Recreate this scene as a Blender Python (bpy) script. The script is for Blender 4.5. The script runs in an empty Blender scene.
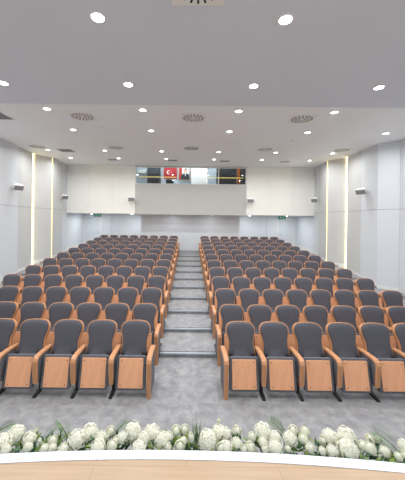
import bpy, bmesh, math, random
from mathutils import Vector, Matrix
random.seed(7)
C = bpy.context.scene.collection
PI = math.pi

# ---------------------------------------------------------------- camera
FPX, PX, PY, CAMZ, ROLL = 263.0, 189.4, 219.0, 2.61, 0.012
cam_d = bpy.data.cameras.new('camera'); cam = bpy.data.objects.new('camera', cam_d); C.objects.link(cam)
cam_d.sensor_fit = 'HORIZONTAL'; cam_d.sensor_width = 36.0; cam_d.lens = 36.0*FPX/405.0
cam_d.shift_x = (202.5-PX)/405.0; cam_d.shift_y = -(240.0-PY)/405.0
cam_d.clip_start = 0.05
cam.matrix_world = Matrix.Translation((0, 0, CAMZ)) @ Matrix.Rotation(PI/2, 4, 'X') @ Matrix.Rotation(ROLL, 4, 'Z')
bpy.context.scene.camera = cam

# ---------------------------------------------------------------- world, exposure, big lights
w = bpy.data.worlds.new('world'); bpy.context.scene.world = w; w.use_nodes = True
w.node_tree.nodes['Background'].inputs[0].default_value = (0.86, 0.93, 1.0, 1)
w.node_tree.nodes['Background'].inputs[1].default_value = 1.1
vs = bpy.context.scene.view_settings
vs.view_transform = 'Standard'; vs.look = 'None'; vs.gamma = 1.0; vs.use_curve_mapping = False
vs.exposure = 0.0
LAMP_W = 26.0        # watts of each ceiling downlight
SOFFIT_W = 5.0

# ---------------------------------------------------------------- materials
def srgb(r, g, b):
    f = lambda c: (c/255/12.92) if c/255 <= 0.04045 else ((c/255+0.055)/1.055)**2.4
    return (f(r), f(g), f(b), 1)
def mat(name, col, rough=0.6, metal=0.0, noise=0.0, scale=8.0, bump=0.0, bscale=60.0, stretch=None):
    m = bpy.data.materials.new(name); m.use_nodes = True
    n = m.node_tree.nodes; l = m.node_tree.links; b = n['Principled BSDF']
    b.inputs['Base Color'].default_value = col; b.inputs['Roughness'].default_value = rough
    b.inputs['Metallic'].default_value = metal
    tc = n.new('ShaderNodeTexCoord'); mp = n.new('ShaderNodeMapping'); l.new(tc.outputs['Object'], mp.inputs[0])
    if stretch: mp.inputs['Scale'].default_value = stretch
    if noise > 0:
        t = n.new('ShaderNodeTexNoise'); t.inputs['Scale'].default_value = scale; t.inputs['Detail'].default_value = 5
        l.new(mp.outputs[0], t.inputs['Vector'])
        r = n.new('ShaderNodeValToRGB'); l.new(t.outputs['Fac'], r.inputs[0])
        r.color_ramp.elements[0].position = 0.3; r.color_ramp.elements[1].position = 0.7
        r.color_ramp.elements[0].color = tuple(c*(1-noise) for c in col[:3])+(1,)
        r.color_ramp.elements[1].color = tuple(min(1, c*(1+noise)) for c in col[:3])+(1,)
        l.new(r.outputs[0], b.inputs['Base Color'])
    if bump > 0:
        t2 = n.new('ShaderNodeTexNoise'); t2.inputs['Scale'].default_value = bscale; l.new(mp.outputs[0], t2.inputs['Vector'])
        bp = n.new('ShaderNodeBump'); bp.inputs['Strength'].default_value = bump; bp.inputs['Distance'].default_value = 0.01
        l.new(t2.outputs['Fac'], bp.inputs['Height']); l.new(bp.outputs[0], b.inputs['Normal'])
    return m
def emit(name, col, s):
    m = bpy.data.materials.new(name); m.use_nodes = True
    b = m.node_tree.nodes['Principled BSDF']
    b.inputs['Base Color'].default_value = col
    b.inputs['Emission Color'].default_value = col; b.inputs['Emission Strength'].default_value = s
    return m
M = dict(
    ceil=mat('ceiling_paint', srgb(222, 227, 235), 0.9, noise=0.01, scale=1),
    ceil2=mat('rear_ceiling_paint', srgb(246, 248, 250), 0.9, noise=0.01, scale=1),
    wall=mat('white_wall_panel', srgb(218, 222, 226), 0.45, noise=0.01, scale=2),
    wallg=mat('grey_wall_panel', srgb(206, 207, 206), 0.5, noise=0.01, scale=2),
    gap=mat('panel_gap', srgb(120, 120, 122), 0.9),
    cream=mat('cream_panel', srgb(250, 250, 244), 0.5, noise=0.01, scale=2),
    pgrey=mat('pale_grey_panel', srgb(194, 194, 190), 0.5, noise=0.01, scale=2),
    fabric=mat('grey_fabric', srgb(84, 83, 90), 0.95, noise=0.10, scale=90, bump=0.25, bscale=400),
    fabric2=mat('grey_seat_trim', srgb(102, 104, 110), 0.85, noise=0.06, scale=40),
    wood=mat('beech_wood', srgb(198, 142, 100), 0.42, noise=0.10, scale=6, stretch=(6, 6, 1)),
    plywood=mat('beech_plywood', srgb(246, 180, 136), 0.38, noise=0.07, scale=5, stretch=(9, 3, 0.8)),
    black=mat('black_steel', srgb(22, 22, 24), 0.45),
    dark=mat('dark_slot', srgb(34, 34, 36), 0.8),
    metal=mat('grey_metal', srgb(150, 152, 156), 0.4, 0.6),
    white=mat('white_plastic', srgb(232, 232, 230), 0.4),
    nosing=mat('aluminium_nosing', srgb(176, 184, 192), 0.4),
    grille=mat('grey_grille', srgb(150, 151, 154), 0.6, noise=0.2, scale=300),
    vent=mat('vent_paint', srgb(240, 240, 236), 0.6),
    trimw=mat('white_stage_edge', srgb(232, 236, 246), 0.35),
    soil=mat('dark_soil', srgb(50, 44, 34), 0.95, noise=0.4, scale=40),
    petal=mat('ivory_petal', srgb(252, 252, 242), 0.6, noise=0.05, scale=30),
    petal2=mat('cream_petal', srgb(252, 251, 234), 0.55, noise=0.05, scale=30),
    leaf=mat('dark_green_leaf', srgb(54, 92, 52), 0.5, noise=0.25, scale=30),
    leaf2=mat('light_green_leaf', srgb(128, 152, 72), 0.5, noise=0.2, scale=30),
    frond=mat('palm_frond', srgb(112, 146, 92), 0.5, noise=0.2, scale=20),
    stem=mat('green_stem', srgb(96, 122, 64), 0.6),
    green=emit('exit_green', srgb(20, 110, 78), 0.25),
    exitw=emit('exit_white', srgb(190, 225, 210), 0.15),
    led=emit('warm_led', srgb(255, 232, 160), 6.0),
    yellowglow=emit('glowing_yellow', srgb(255, 222, 120), 0.8),
    led2=emit('dim_warm_led', srgb(255, 232, 160), 2.2),
    lamp=emit('lamp_lens', srgb(250, 252, 255), 14.0),
    red=mat('red_cloth', srgb(165, 24, 40), 0.7), suit=mat('suit', srgb(26, 28, 40), 0.7),
    skin=mat('skin', srgb(206, 160, 132), 0.7), hair=mat('hair', srgb(60, 46, 38), 0.7),
    gold=mat('gold_frame', srgb(170, 128, 72), 0.5), orange=mat('orange_curtain', srgb(196, 116, 52), 0.8),
    navy=mat('dark_cabinet', srgb(58, 64, 72), 0.5), pblue=mat('pale_blue_wall', srgb(196, 210, 222), 0.7),
    blackcab=mat('black_cabinet', srgb(26, 27, 30), 0.5),
)
# glass
g = bpy.data.materials.new('window_glass'); g.use_nodes = True
gn = g.node_tree.nodes; gl = g.node_tree.links
for nn in list(gn):
    if nn.type == 'BSDF_PRINCIPLED': gn.remove(nn)
tr = gn.new('ShaderNodeBsdfTransparent'); tr.inputs[0].default_value = (0.93, 0.97, 0.98, 1)
gg = gn.new('ShaderNodeBsdfGlossy'); gg.inputs['Roughness'].default_value = 0.02
mx = gn.new('ShaderNodeMixShader'); mx.inputs[0].default_value = 0.03
gl.new(tr.outputs[0], mx.inputs[1]); gl.new(gg.outputs[0], mx.inputs[2]); gl.new(mx.outputs[0], gn['Material Output'].inputs[0])
M['glass'] = g
def petalmat(name, col):
    m = mat(name, col, 0.6); n = m.node_tree.nodes; l = m.node_tree.links
    t = n.new('ShaderNodeBsdfTranslucent'); t.inputs[0].default_value = col
    x = n.new('ShaderNodeMixShader'); x.inputs[0].default_value = 0.3
    l.new(n['Principled BSDF'].outputs[0], x.inputs[1]); l.new(t.outputs[0], x.inputs[2]); l.new(x.outputs[0], n['Material Output'].inputs[0])
    return m
M['petal'] = petalmat('ivory_petal', srgb(252, 251, 238)); M['petal2'] = petalmat('cream_petal', srgb(254, 254, 240))
# carpet: mottled grey
def carpet():
    m = bpy.data.materials.new('grey_carpet'); m.use_nodes = True
    n = m.node_tree.nodes; l = m.node_tree.links; b = n['Principled BSDF']; b.inputs['Roughness'].default_value = 0.95
    tc = n.new('ShaderNodeTexCoord')
    a = n.new('ShaderNodeTexNoise'); a.inputs['Scale'].default_value = 7; a.inputs['Detail'].default_value = 6; a.inputs['Roughness'].default_value = 0.65
    a.inputs['Distortion'].default_value = 0.3
    l.new(tc.outputs['Object'], a.inputs['Vector'])
    r = n.new('ShaderNodeValToRGB'); l.new(a.outputs['Fac'], r.inputs[0])
    r.color_ramp.elements[0].position = 0.36; r.color_ramp.elements[0].color = srgb(134, 134, 136)
    r.color_ramp.elements[1].position = 0.64; r.color_ramp.elements[1].color = srgb(160, 160, 161)
    l.new(r.outputs[0], b.inputs['Base Color'])
    t = n.new('ShaderNodeTexNoise'); t.inputs['Scale'].default_value = 180; l.new(tc.outputs['Object'], t.inputs['Vector'])
    bp = n.new('ShaderNodeBump'); bp.inputs['Strength'].default_value = 0.3; bp.inputs['Distance'].default_value = 0.01
    l.new(t.outputs['Fac'], bp.inputs['Height']); l.new(bp.outputs[0], b.inputs['Normal'])
    return m
M['carpet'] = carpet()
def plankmat():
    m = bpy.data.materials.new('stage_planks'); m.use_nodes = True
    n = m.node_tree.nodes; l = m.node_tree.links; b = n['Principled BSDF']; b.inputs['Roughness'].default_value = 0.4
    tc = n.new('ShaderNodeTexCoord')
    br = n.new('ShaderNodeTexBrick'); l.new(tc.outputs['Object'], br.inputs['Vector'])
    br.inputs['Color1'].default_value = srgb(200, 169, 136); br.inputs['Color2'].default_value = srgb(194, 163, 130)
    br.inputs['Mortar'].default_value = srgb(178, 146, 112); br.inputs['Scale'].default_value = 1.0
    br.inputs['Mortar Size'].default_value = 0.002; br.inputs['Brick Width'].default_value = 1.2; br.inputs['Row Height'].default_value = 0.19
    nz = n.new('ShaderNodeTexNoise'); mp = n.new('ShaderNodeMapping'); mp.inputs['Scale'].default_value = (1.5, 22, 1)
    l.new(tc.outputs['Object'], mp.inputs[0]); l.new(mp.outputs[0], nz.inputs['Vector']); nz.inputs['Scale'].default_value = 2
    mxx = n.new('ShaderNodeMixRGB'); mxx.blend_type = 'MULTIPLY'; mxx.inputs[0].default_value = 0.25
    l.new(br.outputs['Color'], mxx.inputs[1]); l.new(nz.outputs['Fac'], mxx.inputs[2]); l.new(mxx.outputs[0], b.inputs['Base Color'])
    return m
M['plank'] = plankmat()

# ---------------------------------------------------------------- mesh helpers
def new(): return bmesh.new()
def box(bm, x0, x1, y0, y1, z0, z1, mi=0):
    v = [bm.verts.new(p) for p in ((x0,y0,z0),(x1,y0,z0),(x1,y1,z0),(x0,y1,z0),(x0,y0,z1),(x1,y0,z1),(x1,y1,z1),(x0,y1,z1))]
    for f in ((0,3,2,1),(4,5,6,7),(0,1,5,4),(1,2,6,5),(2,3,7,6),(3,0,4,7)):
        bm.faces.new([v[i] for i in f]).material_index = mi
    return v
def prism(bm, pts, off, mi=0):
    """closed polygon pts (3D) extruded by vector off"""
    a = [bm.verts.new(p) for p in pts]; b = [bm.verts.new(Vector(p)+Vector(off)) for p in pts]
    n = len(a); bm.faces.new(a[::-1]).material_index = mi; bm.faces.new(b).material_index = mi
    for i in range(n):
        bm.faces.new((a[i], a[(i+1) % n], b[(i+1) % n], b[i])).material_index = mi
def rings(bm, loops, mi=0, cap0=True, cap1=True, closed=True):
    L = [[bm.verts.new(p) for p in lp] for lp in loops]
    n = len(L[0])
    for a, b in zip(L, L[1:]):
        for i in range(n if closed else n-1):
            bm.faces.new((a[i], a[(i+1) % n], b[(i+1) % n], b[i])).material_index = mi
    if cap0: bm.faces.new(L[0][::-1]).material_index = mi
    if cap1: bm.faces.new(L[-1]).material_index = mi
def disc(bm, c, r0, z0, r1, z1, n=24, mi=0):
    rings(bm, [[(c[0]+r*math.cos(2*PI*i/n), c[1]+r*math.sin(2*PI*i/n), z) for i in range(n)] for r, z in ((r0, z0), (r1, z1))], mi)
def tube(bm, pts, r, n=6, mi=0):
    loops = []
    for i, p in enumerate(pts):
        p = Vector(p); d = Vector(pts[min(i+1, len(pts)-1)])-Vector(pts[max(i-1, 0)]); d.normalize()
        u = d.cross(Vector((0, 0, 1)));
        if u.length < 1e-3: u = Vector((1, 0, 0))
        u.normalize(); v = d.cross(u); rr = r[i] if isinstance(r, (list, tuple)) else r
        loops.append([p+rr*(u*math.cos(2*PI*k/n)+v*math.sin(2*PI*k/n)) for k in range(n)])
    rings(bm, loops, mi)
def obj(name, bm, mats, parent=None, smooth=False, bevel=0):
    bmesh.ops.recalc_face_normals(bm, faces=bm.faces[:])
    me = bpy.data.meshes.new(name); bm.to_mesh(me); bm.free()
    for m in (mats if isinstance(mats, (list, tuple)) else [mats]): me.materials.append(m)
    if smooth:
        for p in me.polygons: p.use_smooth = True
    o = bpy.data.objects.new(name, me); C.objects.link(o)
    if parent: o.parent = parent
    if bevel:
        b = o.modifiers.new('bevel', 'BEVEL'); b.width = bevel; b.segments = 2; b.limit_method = 'ANGLE'
    return o
def tag(o, label, cat, group=None, kind=None):
    o['label'] = label; o['category'] = cat
    if group: o['group'] = group
    if kind: o['kind'] = kind
    return o
def thing(name, label, cat, loc=(0, 0, 0), rz=0, group=None):
    o = bpy.data.objects.new(name, None); C.objects.link(o); o.empty_display_size = 0.1
    o.location = loc; o.rotation_euler = (0, 0, rz)
    return tag(o, label, cat, group)
def struct(o): o['kind'] = 'structure'; return o
def copy_tree(o, parent=None):
    c = o.copy(); C.objects.link(c)
    if parent is not None: c.parent = parent
    for ch in list(o.children): copy_tree(ch, c)
    return c
def px(x, y, Y):
    """world point seen at pixel (x, y) of the photograph, at depth Y"""
    dx, dy = x-PX, y-PY; xr = dx+ROLL*dy; yr = dy-ROLL*dx
    return xr/FPX*Y, CAMZ-yr/FPX*Y

# ---------------------------------------------------------------- the hall
CZ0 = CAMZ+2.48; YC = 5.75; ZB = 14.6
def ceil_z(y): return CZ0 if y < YC else CAMZ+2.287+0.044*y
R, P = 0.075, 0.93                # rise of a step, pitch of the rows
YR1 = 4.957                       # first riser in the aisle
YROW = [3.82, 4.69, 5.60, 6.53, 7.48]+[7.48+0.94*k for k in range(1, 8)]
YBACK = 17.0; YMID = 15.5; TOPZ = 10*R

bm = new(); box(bm, -8.2, 8.2, -3, YR1+0.02, -0.2, 0); struct(obj('floor', bm, M['carpet']))
# aisle steps and seating platforms
bm = new()
for k in range(1, 11):
    y0 = YR1+P*(k-1); box(bm, -0.53, 0.53, y0, YR1+P*k if k < 10 else YBACK, -0.2, R*k)
struct(obj('aisle_steps', bm, M['carpet']))
for s, nm in ((-1, 'left'), (1, 'right')):
    bm = new()
    for n in range(2, 13):        # platform of row n
        y0 = YR1+0.02 if n == 2 else YROW[n-2]+0.67
        y1 = YROW[n-1]+0.67 if n < 12 else YBACK
        x0, x1 = sorted((s*0.53, s*8.2)); box(bm, x0, x1, y0, y1, -0.2, max(R*(n-2), -0.0))
    struct(obj('seating_platform_'+nm, bm, M['carpet']))
for k in range(1, 11):
    y0 = YR1+P*(k-1); z = R*k
    bm = new(); box(bm, -0.528, 0.528, y0-0.006, y0+0.045, z, z+0.004); box(bm, -0.528, 0.528, y0-0.010, y0-0.002, z-0.022, z+0.004)
    struct(obj('trim_%d' % (k+10), bm, M['nosing']))
    bm = new(); box(bm, -0.528, 0.528, y0+0.045, y0+0.065, z, z+0.005); struct(obj('trim_%d' % (k+20), bm, M['dark']))

# ceiling in two fields
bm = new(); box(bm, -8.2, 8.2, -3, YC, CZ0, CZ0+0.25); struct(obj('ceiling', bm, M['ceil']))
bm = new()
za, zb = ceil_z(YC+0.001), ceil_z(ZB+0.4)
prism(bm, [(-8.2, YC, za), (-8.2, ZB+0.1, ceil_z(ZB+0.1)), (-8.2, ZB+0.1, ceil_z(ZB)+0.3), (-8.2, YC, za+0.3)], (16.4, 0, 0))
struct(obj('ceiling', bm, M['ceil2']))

# side walls: a sawtooth of tall panels split by a groove
SEAM = 3.02
poly = [(6.45, -3.0, 'w'), (6.45, 6.2, 'w'), (6.95, 8.7, 'w'), (6.5, 9.1, 'w'), (6.68, 10.26, 'g'), (6.88, 11.5, 's'), (6.92, 11.62, 'g'),
        (6.52, 12.4, 's'), (6.52, 12.48, 'c'), (6.80, 13.9, 'w'), (6.93, 14.6, 'w'), (6.93, YBACK, None)]
for s, nm in ((-1, 'left'), (1, 'right')):
    if s < 0: poly[9:] = [(6.72, 13.9, 'w'), (6.82, 14.6, 'w'), (6.82, YBACK, None)]
    else: poly[9:] = [(6.80, 13.9, 'w'), (6.93, 14.6, 'w'), (6.93, YBACK, None)]
    if s < 0: poly[2], poly[3] = (6.92, 8.40, 'w'), (6.43, 8.8, 'w')
    else: poly[2], poly[3] = (6.95, 8.7, 'w'), (6.5, 9.1, 'w')
    bm = new()
    for (xa, ya, kind), (xb, yb, _) in zip(poly, poly[1:]):
        mi = {'w': 0, 'g': 1, 'c': 1, 's': 2}[kind]; d = 0.03 if kind != 's' else 0.10
        t0, t1 = 0.003, 0.997
        def pt(t, z, o=0): return (s*(xa+(xb-xa)*t+o), ya+(yb-ya)*t, z)
        for z0, z1 in ((-0.1, SEAM-0.006), (SEAM+0.006, 5.95)):
            if kind == 's': prism(bm, [pt(0, z0, 0.03), pt(1, z0, 0.03), pt(1, z0, 0.08), pt(0, z0, 0.08)], (0, 0, z1-z0), 2)
            else: prism(bm, [pt(t0, z0), pt(t1, z0), pt(t1, z0, 0.05), pt(t0, z0, 0.05)], (0, 0, z1-z0), mi)
        prism(bm, [pt(0, -0.1, 0.05), pt(1, -0.1, 0.05), pt(1, -0.1, 0.3), pt(0, -0.1, 0.3)], (0, 0, 6.05), 3)
    struct(obj('wall_'+nm, bm, [M['wall'], M['wallg'], M['white'], M['gap']]))
    # glowing strips in the two slots
    for xs, ys, wd, z0, lab in ((6.90, 11.56, 0.024, 0.42, 'brighter'), (6.50, 12.44, 0.007, 0.5, 'thinner')):
        bm = new(); box(bm, s*xs-wd, s*xs+wd, ys-wd, ys+wd*0.6, z0, ceil_z(ys)-0.01)
        tag(obj('led_strip', bm, M['led' if lab == 'brighter' else 'led2']), '%s vertical warm light strip set in the %s wall%s' % (lab, nm, ', nearer the stage' if lab == 'brighter' else ', nearer the back'), 'light strip')
    # baseboard on each wall
    bm = new()
    for (xa, ya, k1), (xb, yb, _) in zip(poly[2:], poly[3:]):
        if k1 == 's': continue
        zf = max(0, R*int((0.5*(ya+yb)-5.4)/P+1))
        prism(bm, [(s*xa, ya, zf-0.3), (s*xb, yb, zf-0.3), (s*(xb-0.012), yb, zf-0.3), (s*(xa-0.012), ya, zf-0.3)], (0, 0, 0.40))
    struct(obj('baseboard_'+nm, bm, M['white']))

# lower back wall: middle bay and the two door recesses
bm = new(); box(bm, -2.85, 2.95, YMID, YBACK+0.2, 0.3, 2.87); struct(obj('wall_back', bm, M['wall']))
for s, nm in ((-1, 'left'), (1, 'right')):
    xin = 2.85 if s < 0 else 2.95
    bm = new()
    a, b = sorted((s*xin, s*5.68)); box(bm, a, b, YBACK, YBACK+0.2, 0.3, 2.9)
    a, b = sorted((s*6.82, s*7.2)); box(bm, a, b, YBACK, YBACK+0.2, 0.3, 2.9)
    a, b = sorted((s*5.68, s*6.82)); box(bm, a, b, YBACK, YBACK+0.2, 2.72, 2.9)
    struct(obj('wall_back_'+nm, bm, M['wall']))
    bm = new(); a, b = sorted((s*5.0, s*5.012)); box(bm, a, b, YBACK-0.004, YBACK, 0.75, 2.87)
    a, b = sorted((s*xin, s*5.66)); box(bm, a, b, YBACK-0.004, YBACK, 1.50, 1.512); struct(obj('trim_%d' % (31 if s < 0 else 32), bm, M['gap']))
    d = bpy.data.objects.new('door_%d' % (1 if s < 0 else 2), None); C.objects.link(d); d.location = (s*6.25, YBACK, TOPZ); struct(d)
    bm = new(); box(bm, -0.5, 0.5, 0.03, 0.08, 0.01, 1.9); box(bm, -0.38, 0.38, 0.02, 0.031, 0.15, 0.75); box(bm, -0.38, 0.38, 0.02, 0.031, 0.87, 1.8)
    obj('door_leaf', bm, M['wall'], d, bevel=0.004)
    bm = new()
    for q in (-0.57, 0.5): box(bm, q, q+0.07, -0.02, 0.12, 0, 1.97)
    box(bm, -0.5, 0.5, -0.02, 0.12, 1.9, 1.97); obj('door_frame', bm, M['white'], d, bevel=0.004)
    bm = new(); tube(bm, [(-s*0.42, 0.03, 0.98), (-s*0.42, -0.03, 0.98), (-s*0.32, -0.03, 0.98)], 0.01); obj('door_handle', bm, M['metal'], d)

# the overhanging gallery front above the back rows
ZBOT = 2.87; ct = ceil_z(ZB); WX0, WX1 = -3.03, 3.15; WZ0 = 4.54
for a, b, nm in ((-6.815, WX0, 'left'), (WX1, 6.93, 'right')):
    bm = new()
    n = 3; wd = (b-a)/n
    for i in range(n): box(bm, a+wd*i+(0.003 if i else 0), a+wd*(i+1)-0.003, ZB, ZB+0.1, ZBOT, ct+0.05)
    box(bm, a, b, ZB+0.012, ZB+0.3, ZBOT, ct+0.05)
    struct(obj('wall_gallery_'+nm, bm, M['cream']))
bm = new()
for i in range(4):
    wd = (WX1-WX0)/4; box(bm, WX0+wd*i+0.003, WX0+wd*(i+1)-0.003, ZB+0.02, ZB+0.1, ZBOT-0.03, WZ0)
box(bm, WX0, WX1, ZB+0.03, ZB+0.2, ZBOT-0.03, WZ0)
box(bm, WX0, WX1, ZB+0.02, ZB+0.1, 5.485, 5.62)
struct(obj('wall_gallery_middle', bm, M['pgrey']))
bm = new(); box(bm, -6.93, 6.93, ZB+0.1, YBACK+0.2, ZBOT, ZBOT+0.12)
struct(obj('ceiling_under_gallery', bm, M['ceil2']))
bm = new(); box(bm, -6.93, 6.93, ZB+0.1, YBACK+0.2, 4.1, 4.2); struct(obj('floor_control_room', bm, M['pgrey']))
# gallery window and control room behind it
wf = bpy.data.objects.new('window_1', None); C.objects.link(wf); wf.location = (0, ZB+0.05, WZ0); struct(wf)
bm = new(); H = 5.485-WZ0
box(bm, WX0, WX1, 0, 0.05, 0, 0.025); box(bm, WX0, WX1, 0, 0.05, H-0.03, H)
for xx in (WX0+0.02, -1.5, -0.68, 0.99, 1.6, WX1-0.02): box(bm, xx-0.022, xx+0.022, -0.01, 0.05, 0, H)
obj('window_frame', bm, M['white'], wf)
for a, b in ((WX0, -1.5), (-1.5, -0.68), (-0.68, 0.99), (0.99, 1.6), (1.6, WX1)):
    bm = new(); box(bm, a+0.02, b-0.02, 0.02, 0.026, 0.02, H-0.02); obj('glass_pane', bm, M['glass'], wf)
YCR = 15.9
bm = new(); box(bm, -3.6, 3.7, YCR, YCR+0.1, 4.2, 6.3); struct(obj('wall_control_room', bm, M['pblue']))
bm = new(); box(bm, -3.7, -3.6, ZB+0.1, YCR+0.1, 4.2, 6.3); box(bm, 3.7, 3.8, ZB+0.1, YCR+0.1, 4.2, 6.3); struct(obj('wall_control_room', bm, M['white']))
bm = new(); box(bm, -3.7, 3.8, ZB+0.1, YCR+0.1, 6.2, 6.3); box(bm, -3.7, 3.8, ZB+0.1, ZB+0.2, 5.62, 6.3); struct(obj('ceiling_control_room', bm, M['white']))
bm = new(); box(bm, 0.06, 1.02, YCR-0.5, YCR-0.02, 4.2, 6.2); struct(obj('wall_control_room', bm, M['white']))
cl = bpy.data.lights.new('control_room_light', 'AREA'); cl.shape = 'RECTANGLE'; cl.size = 5.5; cl.size_y = 0.2; cl.energy = 80
clo = bpy.data.objects.new('control_room_light', cl); C.objects.link(clo); clo.location = (0, ZB+0.42, 6.17)

def pbox(name, x0, y0, x1, y1, Y, dep, m, label, cat, bevel=0.0):
    (xa, za), (xb, zb) = px(x0, y1, Y), px(x1, y0, Y)
    bm = new(); box(bm, xa, xb, Y, Y+dep, za, zb)
    return tag(obj(name, bm, m, bevel=bevel), label, cat)
# ---- things inside the control room
zt = 4.2
bm = new(); box(bm, *sorted((px(149.5, 0, 15.3)[0], px(162, 0, 15.3)[0])), 15.3, 15.85, zt, 5.75)
for i in range(5): box(bm, px(149.5, 0, 15.3)[0]+0.03, px(162, 0, 15.3)[0]-0.03, 15.285, 15.3, zt+0.1+i*0.3, zt+0.13+i*0.3)
tag(obj('equipment_cabinet', bm, M['navy']), 'dark grey equipment cabinet behind the leftmost gallery window pane', 'cabinet')
bm = new(); xa, xb = px(140, 0, 15.7)[0], px(149, 0, 15.7)[0]
box(bm, xa, xb, 15.68, 15.88, 5.30, 5.5); box(bm, xa+0.03, xb-0.03, 15.67, 15.69, 5.315, 5.335)
tag(obj('air_conditioner', bm, M['vent'], bevel=0.02), 'pale wall air conditioner high behind the leftmost gallery pane', 'air conditioner')
# flag
xa, za = px(164, 178.5, 15.85); xb, zb = px(177, 167, 15.85)
bm = new(); box(bm, xa, xb, 15.85, 15.88, za, zb)
fl = thing('flag', 'red flag with white crescent and star behind the gallery glass', 'flag', (0, 0, 0))
obj('flag_cloth', bm, M['red'], fl)
bm = new(); cx, cz = (xa+xb)/2-0.1, (za+zb)/2+0.02; r = 0.12
out = [(cx+r*math.cos(t), 15.845, cz+r*math.sin(t)) for t in [math.radians(40+i*(280/20)) for i in range(21)]]
c2 = cx+0.04; r2 = 0.092
a0 = math.atan2(r*math.sin(math.radians(40)), cx+r*math.cos(math.radians(40))-c2)
inn = [(c2+r2*math.cos(t), 15.845, cz+r2*math.sin(t)) for t in [a0+(2*PI-2*a0)*i/20 for i in range(21)]]
for i in range(20):
    q = [out[i], out[i+1], inn[i+1], inn[i]]; vs4 = [bm.verts.new(p) for p in q]; bm.faces.new(vs4)
obj('crescent', bm, M['white'], fl)
bm = new(); sx = cx+0.15
st = [(sx+(0.05 if i % 2 == 0 else 0.02)*math.cos(PI+i*PI/5), 15.845, cz+(0.05 if i % 2 == 0 else 0.02)*math.sin(PI+i*PI/5)) for i in range(10)]
prism(bm, st, (0, 0.004, 0)); obj('star', bm, M['white'], fl)
# portrait
xa, za = px(178.6, 180, 15.6); xb, zb = px(190, 167, 15.6)
pt_ = thing('framed_portrait', 'framed portrait of a person in a dark suit behind the gallery glass', 'picture', (xa, 15.6, za))
W_, H_ = xb-xa, zb-za
bm = new()
for a in ((0, W_, 0, 0.035), (0, W_, H_-0.035, H_), (0, 0.035, 0, H_), (W_-0.035, W_, 0, H_)): box(bm, a[0], a[1], -0.02, 0.02, a[2], a[3])
obj('picture_frame', bm, M['gold'], pt_)
bm = new(); box(bm, 0.02, W_-0.02, 0.0, 0.015, 0.02, H_-0.02)                   # backing
box(bm, 0.035, W_*0.30, -0.003, 0.0, 0.035, H_-0.035, 1)                          # red drape in the picture
pc = W_*0.6
prism(bm, [(pc-0.27, -0.004, 0.035), (pc+0.23, -0.004, 0.035), (pc+0.21, -0.004, 0.31), (pc+0.08, -0.004, 0.41), (pc-0.08, -0.004, 0.41), (pc-0.24, -0.004, 0.31)], (0, 0.003, 0), 2)
prism(bm, [(pc-0.05, -0.007, 0.41), (pc+0.05, -0.007, 0.41), (pc, -0.007, 0.18)], (0, 0.003, 0), 0)
for rr, hh, mi, zc in ((0.105, 0.13, 4, 0.55), (0.095, 0.115, 3, 0.525)):
    prism(bm, [(pc+rr*math.cos(i*PI/8), -0.007-0.002*(mi == 3), zc+hh*math.sin(i*PI/8)) for i in range(16)], (0, 0.003, 0), mi)
obj('picture', bm, [M['pblue'], M['red'], M['suit'], M['skin'], M['hair']], pt_)
# right hand side
xa, xb = px(219.5, 0, 15.3)[0], px(238.5, 0, 15.3)[0]
bm = new(); box(bm, xa, xb, 15.3, 15.85, zt, 6.1)
for q in (0.33, 0.66): box(bm, xa+(xb-xa)*q-0.01, xa+(xb-xa)*q+0.01, 15.285, 15.3, zt, 6.05)
tag(obj('storage_cabinet', bm, M['blackcab']), 'black wardrobe cabinet behind the rightmost gallery window pane', 'cabinet')
xa, xb = px(239.3, 0, 15.3)[0], px(242.3, 0, 15.3)[0]
bm = new(); n = 12
front = [(xa+(xb-xa)*i/n, 15.3+0.02*math.sin(i*PI/1.5), zt) for i in range(n+1)]
prism(bm, front+[(p[0], p[1]+0.02, p[2]) for p in front[::-1]], (0, 0, 1.9))
tag(obj('curtain', bm, M['orange']), 'narrow orange curtain at the right end of the gallery window', 'curtain')
bm = new(); xa, xb = px(242.6, 0, 15.3)[0], 3.6; box(bm, xa, xb, 15.3, 15.8, zt, 6.1); box(bm, xa+0.05, xb-0.05, 15.285, 15.3, zt+0.1, 6.0)
tag(obj('equipment_cabinet', bm, M['navy']), 'dark cabinet right of the orange curtain in the gallery', 'cabinet')
# desk with monitors behind the sill
for a, b, lab in ((-2.9, -0.75, 'left'), (1.05, 3.0, 'right')):
    dk = thing('control_desk', 'long control desk behind the %s gallery panes' % lab, 'desk', (0, 0, 0))
    bm = new(); box(bm, a, b, 14.85, 15.25, 4.48, 4.52); obj('desktop', bm, M['navy'], dk)
    for q in (a+0.05, b-0.1):
        bm = new(); box(bm, q, q+0.05, 14.87, 15.22, 4.2, 4.48); obj('leg', bm, M['black'], dk)
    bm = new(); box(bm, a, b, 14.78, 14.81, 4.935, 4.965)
    tag(obj('glowing_bar', bm, M['yellowglow']), 'thin glowing yellow bar across the %s gallery panes' % lab, 'light tube')  # thin emissive yellow bar just behind the panes
for x, lab in ((-2.0, 'monitor under the flag, left of centre'), (-1.15, 'monitor below the red flag'), (-0.35, 'low monitor below the framed portrait')):
    if x > -0.7: continue
    m_ = thing('monitor', 'small black '+lab+' on the control desk', 'monitor', (x, 15.0, 4.52))
    bm = new(); box(bm, -0.22, 0.22, -0.015, 0.015, 0.06, 0.32); obj('screen', bm, M['blackcab'], m_)
    bm = new(); box(bm, -0.02, 0.02, -0.01, 0.01, 0.0, 0.08); box(bm, -0.1, 0.1, -0.06, 0.06, 0, 0.012); obj('stand', bm, M['black'], m_)

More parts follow.
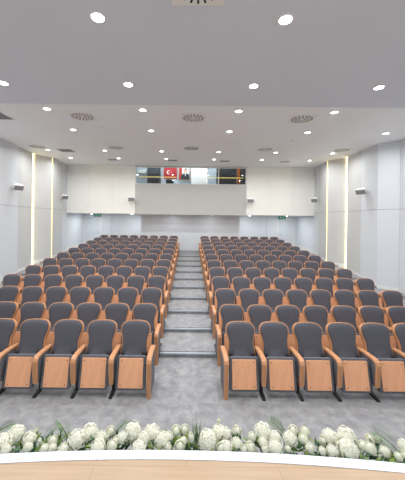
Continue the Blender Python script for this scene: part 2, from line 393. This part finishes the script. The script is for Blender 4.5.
# exit signs
for s, x, y in ((-1, 97.5, 215.0), (1, 282.2, 217.6)):
    X, Z = px(x, y, 16.85)
    t = thing('exit_sign', 'green exit sign over the %s rear door' % ('left' if s < 0 else 'right'), 'sign', (X, 16.85, Z))
    bm = new(); box(bm, -0.22, 0.22, 0, 0.04, -0.1, 0.1); obj('sign_panel', bm, M['green'], t, bevel=0.005)
    bm = new()
    prism(bm, [(-s*0.16, -0.004, 0), (-s*0.09, -0.004, 0.05), (-s*0.09, -0.004, 0.02), (-s*0.02, -0.004, 0.02), (-s*0.02, -0.004, -0.02), (-s*0.09, -0.004, -0.02), (-s*0.09, -0.004, -0.05)], (0, 0.004, 0))
    tube(bm, [(s*0.10, -0.002, 0.02), (s*0.07, -0.002, -0.02), (s*0.03, -0.002, -0.06)], 0.011, 5); tube(bm, [(s*0.07, -0.002, -0.02), (s*0.12, -0.002, -0.05)], 0.011, 5)
    tube(bm, [(s*0.04, -0.002, 0.01), (s*0.1, -0.002, 0.03), (s*0.15, -0.002, 0.0)], 0.009, 5)
    prism(bm, [(s*0.1+0.018*math.cos(i*PI/5), -0.004, 0.06+0.018*math.sin(i*PI/5)) for i in range(10)], (0, 0.004, 0))
    obj('pictogram', bm, M['exitw'], t)
    bm = new(); box(bm, -0.01, 0.01, 0.01, 0.03, 0.1, ZBOT-Z+0.0); obj('bracket', bm, M['metal'], t)

# wall speakers
def speaker(loc, aim, wall, label):
    k_ = 0.86
    t = thing('wall_speaker', label, 'speaker', loc); d = Vector(aim).normalized()
    rot = d.to_track_quat('-Y', 'Z').to_matrix().to_4x4()
    bm = new(); prism(bm, [(-0.2, -0.11, -0.12), (0.2, -0.11, -0.12), (0.15, 0.11, -0.12), (-0.15, 0.11, -0.12)], (0, 0, 0.24)); rot = rot @ Matrix.Scale(k_, 4); bm.transform(rot)
    obj('speaker_body', bm, M['white'], t, bevel=0.012)
    bm = new(); box(bm, -0.19, 0.19, -0.122, -0.108, -0.11, 0.11); bm.transform(rot); obj('speaker_grille', bm, M['grille'], t)
    bm = new(); b0 = rot @ Vector((0, 0.1, 0)); tube(bm, [b0, Vector(wall)-Vector(loc)], 0.02, 8)
    obj('wall_bracket', bm, M['white'], t)
for s, nm in ((-1, 'left'), (1, 'right')):
    speaker((s*6.44, 9.85, 3.74), (-s*0.8, -0.5, -0.6), (s*6.62, 9.9, 3.86), 'white box loudspeaker on the %s wall, nearer the stage' % nm)
    speaker((s*6.56, 13.75, 3.70), (-s*0.8, -0.5, -0.6), (s*6.79, 13.82, 3.75), 'white box loudspeaker on the %s wall beside the gallery front' % nm)
    X = -3.17 if s < 0 else 3.32
    speaker((X, 14.35, 3.66), (-s*0.12, -1, -0.35), (X, 14.6, 3.74), 'grey loudspeaker on the gallery front, %s of the window bay' % nm)

# ---------------------------------------------------------------- ceiling fittings
ORD = ['zeroth', 'first', 'second', 'third', 'fourth', 'fifth', 'sixth', 'seventh', 'eighth', 'ninth', 'tenth', 'eleventh', 'twelfth', 'thirteenth', 'fourteenth',
       'fifteenth', 'sixteenth', 'seventeenth', 'eighteenth', 'nineteenth', 'twentieth']
TENS = {2: 'twenty', 3: 'thirty', 4: 'forty'}
def ordw(i):
    if i <= 20: return ORD[i]
    return {30: 'thirtieth', 40: 'fortieth'}.get(i) or TENS[i//10]+'-'+ORD[i % 10]
def make_lamp():
    t = thing('ceiling_downlight', '', 'ceiling light')
    bm = new(); n = 28
    rings(bm, [[(r*math.cos(2*PI*i/n), r*math.sin(2*PI*i/n), z) for i in range(n)] for r, z in ((0.098, 0), (0.096, -0.008), (0.080, -0.012), (0.076, -0.003))], cap0=False, cap1=False)
    obj('lamp_rim', bm, M['white'], t, smooth=True)
    bm = new(); disc(bm, (0, 0), 0.076, -0.001, 0.074, -0.008); obj('lamp_lens', bm, M['lamp'], t)
    ld = bpy.data.lights.new('lamp_light', 'AREA'); ld.shape = 'DISK'; ld.size = 0.17; ld.energy = LAMP_W; ld.color = (0.98, 0.99, 1.0); ld.spread = math.radians(165)
    lo = bpy.data.objects.new('lamp_light', ld); C.objects.link(lo); lo.parent = t; lo.location = (0, 0, -0.015)
    return t
lamp0 = make_lamp(); first = True
rows = [(1.7, 2.32, (-1.5, -.5, .5, 1.5)), (3.25, 2.32, (-1.5, -.5, .5, 1.5)), (4.87, 2.32, (-1.5, -.5, .5, 1.5)), (6.2, 2.26, (-2.5, -1.5, -.5, .5, 1.5, 2.5)), (7.87, 2.34, (-2.5, -1.5, -.5, .5, 1.5, 2.5)),  # nearest row is unseen, added to brighten flowers and seat fronts
        (10.76, 2.33, (-2.5, -1.5, -.5, .5, 1.5, 2.5)), (12.43, 2.26, (-2.5, -1.5, -.5, .5, 1.5, 2.5))]
for ri, (Y, c, ks) in enumerate(rows):
    for ki, k in enumerate(ks):
        o = lamp0 if first else copy_tree(lamp0); first = False
        o.location = (k*c, Y, ceil_z(Y))
        if Y > YC: o.rotation_euler = (math.atan(0.044), 0, 0)
        vis = [q for q in ks if 0 < PX+FPX*q*c/Y < 405]
        if ri == 0: o['label'] = 'unseen fill light added above the stage, %s from left' % ordw(ki+1)
        elif k in vis: o['label'] = 'round recessed ceiling light, %s from left in the %s visible cross row from the stage' % (ordw(vis.index(k)+1), ordw(ri))
        else: o['label'] = 'round recessed ceiling light beyond the %s photo edge, in line with the %s visible row' % ('left' if k < 0 else 'right', ordw(ri))
        o['group'] = 'recessed ceiling lights'
dim = bpy.data.lights['lamp_light'].copy(); dim.energy = LAMP_W*0.75          # unseen fill row added over the stage, kept weaker
for o in bpy.data.objects:
    if o.name.startswith('ceiling_downlight') and o.location.y < 3:
        for ch in o.children:
            if ch.type == 'LIGHT': ch.data = dim
# soffit lights under the gallery
first = True
for i, x in enumerate((-5.88, -3.45, -0.95, 1.25, 3.62, 5.85)):
    t = thing('soffit_light', 'small downlight under the gallery, %s from the left' % ordw(i+1), 'ceiling light', (x, ZB+(0.25 if abs(x) < 2 else 1.2), ZBOT), group='small lights under the gallery')
    bm = new(); disc(bm, (0, 0), 0.07, 0, 0.065, -0.012, 20); obj('lamp_rim', bm, M['white'], t)
    bm = new(); disc(bm, (0, 0), 0.05, -0.011, 0.048, -0.03, 20); obj('lamp_lens', bm, M['lamp'], t)
    ld = bpy.data.lights.new('lamp_light', 'AREA'); ld.shape = 'DISK'; ld.size = 0.1; ld.energy = SOFFIT_W*(0.6 if abs(x) < 2 else 4.0); ld.color = (0.93, 0.97, 1.0)
    lo = bpy.data.objects.new('lamp_light', ld); C.objects.link(lo); lo.parent = t; lo.location = (0, 0, -0.04)
# swirl diffusers
def diffuser(x, y, label, big=False):
    t = thing('swirl_diffuser', label, 'air vent', (x, y, ceil_z(y)), group='round slotted air diffusers')
    if y > YC: t.rotation_euler = (math.atan(0.044), 0, 0)
    bm = new(); box(bm, -0.3, 0.3, -0.3, 0.3, -0.014, 0.0); obj('plate', bm, M['vent'], t, bevel=0.004)
    bm = new()
    for ring, (ra, rb, n, wd) in enumerate(((0.11, 0.27, 20, 0.012),) if big else ((0.06, 0.10, 8, 0.014), (0.13, 0.18, 12, 0.019), (0.21, 0.265, 17, 0.022))):
        for i in range(n):
            a = 2*PI*(i+0.5*(ring % 2))/n
            p0 = Vector((ra*math.cos(a), ra*math.sin(a), -0.0145)); p1 = Vector((rb*math.cos(a), rb*math.sin(a), -0.0145))
            d = (p1-p0).normalized(); u = Vector((-d.y, d.x, 0))*wd
            prism(bm, [p0-u*0.6, p1-u, p1+u, p0+u*0.6], (0, 0, -0.003))
    obj('slots', bm, M['dark'], t)
    bm = new(); disc(bm, (0, 0), 0.05, -0.014, 0.04, -0.02, 16); obj('hub', bm, M['vent'], t)
diffuser(0.07, 2.74, 'square plate air diffuser at the top edge of the photo', True)
for i, x in enumerate((-2.75, 0.07, 2.83)): diffuser(x, 6.69, 'slotted air diffuser, %s from left in the nearer line of three' % ordw(i+1))
for i, x in enumerate((-5.9, -2.88, 0.05, 2.9, 5.85)): diffuser(x, 10.15, 'slotted air diffuser, %s from left in the farther line of five' % ordw(i+1))
def grille(x, y, label, sx=0.6, sy=0.6):
    t = thing('ceiling_grille', label, 'air vent', (x, y, ceil_z(y)), group='square return air grilles')
    if y > YC: t.rotation_euler = (math.atan(0.044), 0, 0)
    bm = new()
    for a in ((-sx/2, sx/2, -sy/2, -sy/2+.03), (-sx/2, sx/2, sy/2-.03, sy/2), (-sx/2, -sx/2+.03, -sy/2, sy/2), (sx/2-.03, sx/2, -sy/2, sy/2)): box(bm, *a, -0.015, 0)
    obj('grille_frame', bm, M['vent'], t)
    bm = new(); n = 18
    for i in range(n):
        q = -sy/2+.03+(sy-.06)*(i+0.5)/n; box(bm, -sx/2+.03, sx/2-.03, q-0.006, q+0.006, -0.014, -0.004)
    obj('grille_slats', bm, M['grille'], t)
    bm = new(); box(bm, -sx/2+.03, sx/2-.03, -sy/2+.03, sy/2-.03, -0.003, 0); obj('grille_back', bm, M['dark'], t)
grille(-5.1, 10.8, 'grey square ceiling grille near the brighter left light strip'); grille(-4.95, 6.7, 'grey square ceiling grille cut by the left edge of the photo')
grille(-3.75, 12.8, 'grey ceiling grille near the gallery, leftmost of its line', 0.5, 0.4); grille(-0.85, 12.8, 'grey ceiling grille near the gallery, second from left', 0.5, 0.4)
grille(1.68, 12.8, 'grey ceiling grille near the gallery, third from left', 0.5, 0.4); grille(4.6, 12.8, 'grey ceiling grille near the gallery, rightmost of its line', 0.5, 0.4)
for x, y, lab in ((-2.55, 7.6, 'nearer of the two on the left half'), (-3.3, 8.75, 'farther of the two on the left half'), (3.42, 8.8, 'on the right half')):
    t = thing('smoke_detector', 'small white ceiling smoke detector, '+lab, 'smoke detector', (x, y, ceil_z(y)))
    t.rotation_euler = (math.atan(0.044), 0, 0)
    bm = new(); disc(bm, (0, 0), 0.06, 0, 0.055, -0.02, 20); obj('base', bm, M['white'], t)
    bm = new(); disc(bm, (0, 0), 0.04, -0.02, 0.025, -0.05, 20); obj('sensor', bm, M['vent'], t)

# ---------------------------------------------------------------- auditorium seats
def outline(e=0.0):
    """half-width / height outline of the backrest, e = outward offset"""
    pts = []
    prof = [(0.0, 0.204), (0.07, 0.199), (0.14, 0.190), (0.20, 0.186), (0.25, 0.189), (0.30, 0.201), (0.35, 0.216), (0.395, 0.222)]
    for v, u in prof: pts.append((u+e, v))
    cx, cy, rx, ry = 0.112, 0.40, 0.110, 0.105
    for i in range(1, 8):
        a = PI/2*i/8; pts.append((cx+(rx+e)*math.cos(a), cy+(ry+e)*math.sin(a)))
    pts += [(0.112, cy+ry+e+0.001), (0.05, cy+ry+e+0.008)]
    right = pts; left = [(-u, v) for u, v in reversed(pts)]
    return right+left
BL = Vector((0, 0.34, 0.438)); BD = Vector((0, 0.20, 0.50)).normalized(); BN = Vector((0, -BD.z, BD.y))  # up the back; front normal
def bp(u, v, d): return BL+Vector((u, 0, 0))+BD*v+BN*(d-0.05*(1-(u/0.25)**2)*0.5)
def slab(bm, e_d):
    rings(bm, [[bp(u, v, d) for u, v in outline(e)] for e, d in e_d])
def make_seat(screws, sh=0.0):
    t = thing('auditorium_seat', '', 'seat')
    bm = new(); slab(bm, [(0.006, -0.045), (0.015, -0.035), (0.019, 0.0), (0.017, 0.026), (0.012, 0.030), (0.0, 0.022)])
    obj('backrest_shell', bm, M['wood'], t, smooth=True)
    bm = new(); slab(bm, [(-0.004, 0.0), (0.002, 0.03), (-0.004, 0.046), (-0.018, 0.058), (-0.05, 0.066), (-0.09, 0.070)])
    obj('backrest_cushion', bm, M['fabric'], t, smooth=True)
    # folded seat, bottom edge towards the stage
    p0 = Vector((sh, 0.015, 0.10)); up = Vector((0, 0.095, 0.46)).normalized(); nr = Vector((0, -up.z, up.y))
    def rr(w, h, r, d, k=5, v0=0.0):
        out = []
        for cx, cy, a0 in ((w-r, r, -PI/2), (w-r, h-r, 0), (-w+r, h-r, PI/2), (-w+r, r, PI)):
            for i in range(k+1):
                a = a0+PI/2*i/k; out.append(p0+Vector((cx+r*math.cos(a), 0, 0))+up*(v0+cy+r*math.sin(a))+nr*d)
        return out
    bm = new(); rings(bm, [rr(0.19, 0.43, 0.03, -0.10, v0=0.015), rr(0.212, 0.455, 0.04, -0.075, v0=0.0), rr(0.217, 0.465, 0.035, -0.04), rr(0.214, 0.465, 0.025, -0.004), rr(0.205, 0.45, 0.02, 0.0, v0=0.006)])
    sc = obj('seat_cushion', bm, M['fabric2'], t, smooth=False)
    bm = new(); rings(bm, [rr(0.178, 0.405, 0.012, 0.0, v0=0.03), rr(0.178, 0.405, 0.012, 0.009, v0=0.03), rr(0.175, 0.40, 0.012, 0.011, v0=0.0325)])
    pn = obj('seat_panel', bm, M['plywood'], t); pn['label'] = 'plywood underside panel of the folded seat'
    if screws:
        for u in (-0.145, 0.145):
            for v in (0.065, 0.395):
                c = p0+Vector((u, 0, 0))+up*v; bm = new()
                rings(bm, [[c+Vector((0.007*math.cos(i*PI/5), 0, 0))+up*0.007*math.sin(i*PI/5)+nr*d for i in range(10)] for d in (0.010, 0.014)])
                obj('screw', bm, M['black'], pn)
    return t
def arm_profile(zlow, e=0.0):
    top = [(0.46, 0.558), (0.40, 0.572), (0.25, 0.584), (0.09, 0.588), (0.03, 0.582), (-0.012, 0.558), (-0.035, 0.518), (-0.035, 0.46), (-0.024, 0.33), (-0.018, zlow)]
    return top
def make_arm(t, x, end, aisle=1):
    """armrest with its side panel; end = panel down to the floor"""
    zl = 0.0 if end else 0.195; top = arm_profile(zl)
    th = 0.034; inn = []
    for i, (y, z) in enumerate(top):
        a = Vector(top[max(i-1, 0)]); b = Vector(top[min(i+1, len(top)-1)]); d = (b-a).normalized(); n = Vector((-d.y, d.x))  # turn inward
        inn.append((y-n.x*-th if False else y+n.x*th, z+n.y*th))
    inn[-1] = (top[-1][0]+0.034, zl)
    w = 0.037; bm = new(); n = len(top)
    loops = []
    for k in range(n):
        (yo, zo), (yi, zi) = top[k], inn[k]
        wk = w*(1.0 if k < 7 else (0.92 if k < 9 else 0.8)); c = 0.008; ym, zm = yo+(yi-yo)*0.25, zo+(zi-zo)*0.25
        loops.append([(x-wk, yi, zi), (x-wk, ym, zm), (x-wk+c, yo, zo), (x+wk-c, yo, zo), (x+wk, ym, zm), (x+wk, yi, zi)])
    rings(bm, loops); obj('armrest', bm, M['wood'], t)
    bm = new()
    z0 = 0.0 if end else 0.19
    prism(bm, [(x-0.025, 0.012, z0), (x-0.025, 0.46, z0), (x-0.025, 0.46, 0.532), (x-0.025, 0.25, 0.556), (x-0.025, 0.10, 0.56), (x-0.025, 0.005, 0.52)], (0.05, 0, 0))
    obj('side_panel', bm, M['fabric2'], t, bevel=0.006)
    if not end:
        bm = new(); prism(bm, [(x-0.022, -0.03, 0), (x-0.022, 0.38, 0), (x-0.022, 0.38, 0.02), (x-0.022, 0.24, 0.05), (x-0.022, 0.24, 0.225), (x-0.022, 0.14, 0.225), (x-0.022, 0.13, 0.05), (x-0.022, -0.03, 0.022)], (0.044, 0, 0))
        obj('leg', bm, M['black'], t)
PITCH = 0.55; XA = 0.562; XS = 0.852
def kind(s, which, screws):
    t = make_seat(screws, -s*0.016)
    off = XS-XA            # aisle-side arm sits this far from the seat centre
    if which == 'inner': make_arm(t, -s*off, True)
    make_arm(t, s*(PITCH-off), which == 'outer')
    return t
def wordlabel(j, r, s):
    pos = 'beside the aisle' if j == 0 else ('at the wall end' if j == 7 else '%s from aisle' % ordw(j+1))
    rw = 'front row' if r == 0 else ('back row' if r == 11 else '%s row from front' % ordw(r+1))
    return 'grey folded auditorium seat, %s, %s, %s block' % (pos, rw, 'left' if s < 0 else 'right')
for s in (-1, 1):
    protos = {}
    for r in range(12):
        scr = r < 2
        for j in range(8):
            which = 'inner' if j == 0 else ('outer' if j == 7 else 'mid')
            key = (which, scr)
            if key not in protos: o = protos[key] = kind(s, which, scr)
            else: o = copy_tree(protos[key])
            o.location = (s*(XS+PITCH*j), YROW[r], max(0, R*(r-1)))
            o['label'] = wordlabel(j, r, s); o['group'] = 'folding seats in the %s block' % ('left' if s < 0 else 'right')

# wall outlet by the right wall
X, Z = px(375.5, 289.5, 8.9)
t = thing('wall_outlet', 'small white socket box low on the right wall behind the seats', 'socket', (6.66, 9.6, 0.62))
bm = new(); box(bm, -0.03, 0.03, -0.09, 0.09, -0.06, 0.06); obj('outlet_plate', bm, M['white'], t, bevel=0.006)
bm = new()
for q in (-0.04, 0.04): box(bm, -0.034, -0.029, q-0.022, q+0.022, -0.022, 0.022)
obj('socket_face', bm, M['grille'], t)

# ---------------------------------------------------------------- stage
SZ = 1.0; XC, RC, YE = -0.1, 15.0, 1.832
def edge_y(x): return YE-(x-XC)**2/(2*RC)
N = 60; xs = [-6.4+12.8*i/N for i in range(N+1)]
bm = new(); prism(bm, [(x, edge_y(x)-0.076, 0.0) for x in xs]+[(6.4, -3, 0), (-6.4, -3, 0)], (0, 0, SZ)); struct(obj('floor_stage', bm, M['plank']))
def ribbon(xs_, y0, y1, z0, z1, bm):
    for a, b in zip(xs_, xs_[1:]):
        v = [(a, edge_y(a)+y0, z0), (b, edge_y(b)+y0, z0), (b, edge_y(b)+y1, z0), (a, edge_y(a)+y1, z0)]; prism(bm, v, (0, 0, z1-z0))
SJ = 0.012
for i, (a, b) in enumerate(((-6.4, SJ-0.0012), (SJ+0.0012, 6.4))):
    bm = new(); n = 40; q = [a+(b-a)*k/n for k in range(n+1)]
    a_ = [[(x, edge_y(x)-0.0755, 0.0), (x, edge_y(x)-0.0755, SZ+0.004), (x, edge_y(x)-0.006, SZ+0.004), (x, edge_y(x), SZ-0.002), (x, edge_y(x), 0.0)] for x in q]
    rings(bm, a_); struct(obj('trim_%d' % (i+1), bm, M['trimw']))

# ---------------------------------------------------------------- flower trough and flowers
TR = thing('flower_trough', 'long flower trough standing against the stage front', 'planter')
bm = new(); q = [-3+6*k/30 for k in range(31)]
rings(bm, [[(x, edge_y(x)+0.012, 0.0), (x, edge_y(x)+0.30, 0.0), (x, edge_y(x)+0.30, 0.66), (x, edge_y(x)+0.28, 0.66), (x, edge_y(x)+0.28, 0.6), (x, edge_y(x)+0.03, 0.6), (x, edge_y(x)+0.03, 0.66), (x, edge_y(x)+0.012, 0.66)] for x in q])
obj('trough', bm, M['white'], TR)
bm = new(); rings(bm, [[(x, edge_y(x)+0.031, 0.601), (x, edge_y(x)+0.279, 0.601), (x, edge_y(x)+0.279, 0.64), (x, edge_y(x)+0.031, 0.64)] for x in q]); obj('soil', bm, M['soil'], TR)
SOIL = 0.63
def leafmesh(bm, base, d, L, W, mi=0, curl=0.3):
    d = Vector(d).normalized(); s_ = d.cross(Vector((0, 0, 1)));
    if s_.length < 0.05: s_ = Vector((1, 0, 0))
    s_.normalize(); nrm = s_.cross(d)
    prev = None
    for i in range(6):
        t = i/5; c = Vector(base)+d*L*t-nrm*curl*L*t*t*0.5*(1 if nrm.z > 0 else -1); wd = W*math.sin(PI*min(0.97, max(0.06, t**0.8)))
        row = [bm.verts.new(c-s_*wd), bm.verts.new(c+nrm*wd*-0.25), bm.verts.new(c+s_*wd)]
        if prev:
            for k in (0, 1): bm.faces.new((prev[k], prev[k+1], row[k+1], row[k])).material_index = mi
        prev = row
def sph_dir(rnd, zmin=-0.5):
    while True:
        v = Vector((rnd.uniform(-1, 1), rnd.uniform(-1, 1), rnd.uniform(-1, 1)))
        if 0.1 < v.length < 1:
            v.normalize()
            if v.z > zmin: return v
def hydrangea_bloom(bm, r, rnd):
    n = 110; ga = PI*(3-5**.5)
    for i in range(n):
        z = 1-1.75*(i+.5)/n; a = ga*i; q = math.sqrt(max(0, 1-z*z)); d = Vector((q*math.cos(a), q*math.sin(a), z*0.85)).normalized()
        c = d*r*rnd.uniform(0.76, 1.10); u = d.orthogonal().normalized(); v = d.cross(u); th = rnd.uniform(0, 1.6); pr = r*0.22
        for k in range(4):
            b = th+k*PI/2; e1 = u*math.cos(b)+v*math.sin(b); e2 = u*math.cos(b+PI/2)+v*math.sin(b+PI/2)
            vs_ = [bm.verts.new(p) for p in (c, c+(e1*0.6+e2*0.45)*pr+d*pr*.25, c+e1*pr*1.1+d*pr*.1, c+(e1*0.6-e2*0.45)*pr+d*pr*.25)]
            bm.faces.new(vs_)
    # core that closes the gaps
    bmesh.ops.create_icosphere(bm, subdivisions=2, radius=r*0.68)
def rose_bloom(bm, r, rnd, bud=False):
    hz = 1.35 if bud else 1.0
    bmesh.ops.create_icosphere(bm, subdivisions=2, radius=r*0.57, matrix=Matrix.Translation((0, 0, 0.05*r)) @ Matrix.Diagonal((1, 1, 1.35*hz, 1)))
    layers = [(0.62, 3, 0.84), (0.71, 4, 0.76), (0.80, 5, 0.66), (0.89, 5, 0.55), (0.98, 6, 0.38)] if not bud else [(0.52, 3, 1.05), (0.62, 3, 0.9)]
    for li, (rad, n, top) in enumerate(layers):
        for k in range(n):
            a0 = 2*PI*k/n+li*0.9+rnd.uniform(-.15, .15); span = PI/n*1.25; grid = []
            for i in range(6):
                t = i/5; row = []
                fl = rad*r*(math.sin(PI*(0.12+0.46*t)))*(1.0+(0.10 if t > .9 else 0)*li/2)
                fl *= 1-0.24*t*t
                for j in range(6):
                    q = j/5*2-1; a = a0+q*span; drop = 0.22*q*q*t
                    row.append(bm.verts.new((fl*math.cos(a)*(1+0.04*q), fl*math.sin(a)*(1+0.04*q), (-0.7+(top+0.7)*t-drop)*r*(hz if bud else 1))))
                grid.append(row)
            for i in range(5):
                for j in range(5): bm.faces.new((grid[i][j], grid[i][j+1], grid[i+1][j+1], grid[i+1][j]))
def stem_and_leaves(t, top, r, rnd, nl=3):
    base = Vector((top.x+rnd.uniform(-.02, .02), edge_y(top.x)+min(0.26, max(0.05, top.y-edge_y(top.x))), SOIL))
    b = base-top; bm = new(); tube(bm, [b, b*0.5+Vector((rnd.uniform(-.01, .01), 0, 0)), Vector((0, 0, -r*0.6))], [0.004, 0.0035, 0.003], 5); obj('stem', bm, M['stem'], t)
    bm = new()
    for i in range(nl):
        d = Vector((rnd.uniform(-1, 1), rnd.uniform(-0.7, 0.6), rnd.uniform(0.1, 0.8)))
        leafmesh(bm, Vector((0, 0, -r*1.0-rnd.uniform(0, .03))), d, r*rnd.uniform(1.2, 1.7), r*rnd.uniform(.35, .5), 0)
    obj('leaves', bm, M['leaf'] if rnd.random() < .6 else M['leaf2'], t, smooth=True)
HY = [(3, 443, 9), (16, 434, 8), (29.6, 438.5, 6.5), (76.5, 440, 9), (90, 433, 8.5), (101, 438, 6), (98, 447.5, 7.5), (122.6, 438, 5.5), (132, 431.5, 9), (139, 448, 7.5), (144, 438.5, 6.5),
      (152, 433, 8), (162, 440, 7.5), (168, 437, 5), (208, 440, 10), (219, 433, 7.5), (225.5, 434, 6), (226, 447, 6.5), (236.5, 443.5, 5.5), (263, 431.5, 8.5), (275, 437.5, 6), (276, 448, 7.5),
      (290, 439, 7), (330, 437, 7.5), (332, 451, 5.5), (346.7, 437, 9), (347.6, 449, 10), (404, 446, 6), (63, 450, 5), (6, 450, 5)]
RO = [(28, 447.5, 5, 0), (36, 432, 3.2, 1), (40, 442, 3, 1), (44.5, 449, 4.5, 0), (52.6, 441, 5, 0), (52.5, 448.5, 4.5, 0), (60.6, 428, 3, 1), (64, 447, 4, 0), (110.5, 431, 4.8, 0), (107, 437, 3.5, 1),
      (112, 446, 5.5, 0), (116.5, 440, 4, 0), (176, 430.5, 5, 0), (185, 430, 5, 0), (191.4, 439, 4.8, 1), (180, 446, 5.5, 0), (183.5, 441, 4, 0), (168, 447, 4, 0), (218.6, 422.5, 2.8, 1), (221, 448, 5, 0), (236.7, 431, 5, 0),
      (252, 437, 4.5, 0), (263, 442.5, 5, 0), (250, 447.5, 5.5, 0), (244, 449, 4, 0), (265, 449, 4, 0), (293, 430.5, 5, 0), (305, 432, 5, 0), (303.5, 439.5, 5, 0), (310, 448.5, 5, 0), (322.5, 442, 5.5, 1),
      (322.4, 451, 4, 0), (288, 449, 3, 0), (370, 439.5, 5, 0), (378, 440, 3.5, 0), (370, 449, 6, 0), (363, 446, 5, 0), (385, 452, 5, 0), (398.5, 457, 4, 0), (405, 455, 4, 0)]
def flower_point(x, y):
    yr = (y-PY)-ROLL*(x-PX); Y = FPX*(CAMZ-0.955)/yr
    X = (x-PX+ROLL*(y-PY))/FPX*Y; Y = max(Y, edge_y(X)+0.05)
    X = (x-PX+ROLL*(y-PY))/FPX*Y; Z = CAMZ-yr/FPX*Y
    return Vector((X, Y, Z))
for i, (x, y, r) in enumerate(sorted(HY)):
    rnd = random.Random(100+i); p = flower_point(x, y); rr_ = r/FPX*p.y*0.94
    t = thing('hydrangea', 'round white hydrangea head along the stage edge, %s hydrangea from the left' % ordw(i+1), 'flower', p, rnd.uniform(0, 6), 'white hydrangeas along the stage edge')
    t.rotation_euler = (0, 0, 0)
    bm = new(); hydrangea_bloom(bm, rr_, rnd); obj('bloom', bm, M['petal'], t)
    stem_and_leaves(t, p, rr_, rnd)
for i, (x, y, r, bud) in enumerate(sorted(RO)):
    rnd = random.Random(300+i); p = flower_point(x, y); rr_ = r/FPX*p.y*1.08
    t = thing('rose', '%s cream rose along the stage edge, %s rose from the left' % ('closed' if bud else 'open', ordw(i+1)), 'flower', p, 0, 'cream roses along the stage edge')
    bm = new(); rose_bloom(bm, rr_, rnd, bool(bud))
    bm.transform(Matrix.Rotation(rnd.uniform(0.0, 0.5), 4, 'X') @ Matrix.Rotation(rnd.uniform(-.3, .3), 4, 'Y'))
    obj('bloom', bm, M['petal2'], t, smooth=True)
    stem_and_leaves(t, p, rr_, rnd, 2)
# fronds
def frond(x, y, Lpx, ang, label, grassy=False):
    rnd = random.Random(int(x*7)); p = flower_point(x, y); p.z = SOIL; p.y = min(p.y, edge_y(p.x)+0.26)
    t = thing('grass_tuft' if grassy else 'palm_frond', label, 'foliage', p); top = flower_point(x, y)-p
    if grassy:
        bm = new()
        for i in range(46):
            a = rnd.gauss(0.05, 0.33); L = Lpx/FPX*2*rnd.uniform(.7, 1.1)
            leafmesh(bm, (rnd.uniform(-.03, .03), rnd.uniform(-.02, .02), top.z-0.09), (math.sin(a), rnd.uniform(-.15, .15), math.cos(a)), L, 0.003, 0, 0.1)
        obj('blades', bm, M['frond'], t)
        bm = new(); tube(bm, [(0, 0, 0), (0, 0, top.z-0.08)], 0.006, 6); obj('stem', bm, M['stem'], t)
        return
    L = Lpx/FPX*2; d = Vector((math.sin(ang), 0.0, math.cos(ang))); b0 = top-d*L*0.45
    pts = [b0+d*L*k/8+Vector((0.02*(k/8)**2*math.copysign(1, ang), -0.01*(k/8)**2, -0.02*(k/8)**2)) for k in range(9)]
    bm = new(); tube(bm, [Vector((0, 0, 0)), b0*0.6]+pts, [0.004]*5+[0.003]*3+[0.002]*3, 5); obj('rib', bm, M['stem'], t)
    bm = new(); side = Vector((d.z, 0, -d.x))
    for k in range(10):
        f = 0.05+0.95*k/9; q = f*8; i0 = min(7, int(q)); c = pts[i0].lerp(pts[i0+1], q-i0)
        ll = L*0.5*(0.55+0.45*math.sin(PI*f))
        for sg in (-1, 1):
            leafmesh(bm, c, side*sg*0.62+d*0.9+Vector((0, 0.15*sg, 0)), ll, L*0.021, 0, 0.15)
    obj('leaflets', bm, M['frond'], t)
frond(4, 427, 20, 0.9, 'light green palm frond at the left edge of the photo')
frond(66, 432, 24, -0.25, 'feathery palm frond between roses, left of the big hydrangea pair')
frond(119, 427, 18, 0.5, 'small palm frond, left of the middle flowers')
frond(197, 433, 24, 0, 'tuft of thin green grass blades near the middle of the flowers', True)
frond(280, 428, 22, -0.6, 'palm frond above the hydrangeas right of the middle')
frond(389, 441, 30, -0.75, 'large grey-green palm frond near the right edge of the photo')
frond(48, 434, 16, 0.4, 'small palm frond behind the roses on the left')
# leafy filler between the stems
bm = new(); rnd = random.Random(5)
for i in range(900):
    x = rnd.uniform(-1.75, 1.9); y = edge_y(x)+rnd.uniform(0.03, 0.24); z = rnd.uniform(0.83, 0.935)
    leafmesh(bm, (x, y, z), (rnd.uniform(-1, 1), rnd.uniform(-.6, .6), rnd.uniform(0.2, 1)), rnd.uniform(.04, .075), rnd.uniform(.009, .017), 0 if rnd.random() < .65 else 1)
for i in range(150):
    x = rnd.uniform(-1.75, 1.9); y = edge_y(x)+rnd.uniform(0.06, 0.22); tube(bm, [(x, y, SOIL), (x+rnd.uniform(-.02, .02), y, 0.85)], 0.0025, 4, 1)
tag(obj('leaf_filler', bm, [M['leaf'], M['leaf2']], smooth=True), 'dense green leaves filling the trough between the white flowers', 'foliage', kind='stuff')
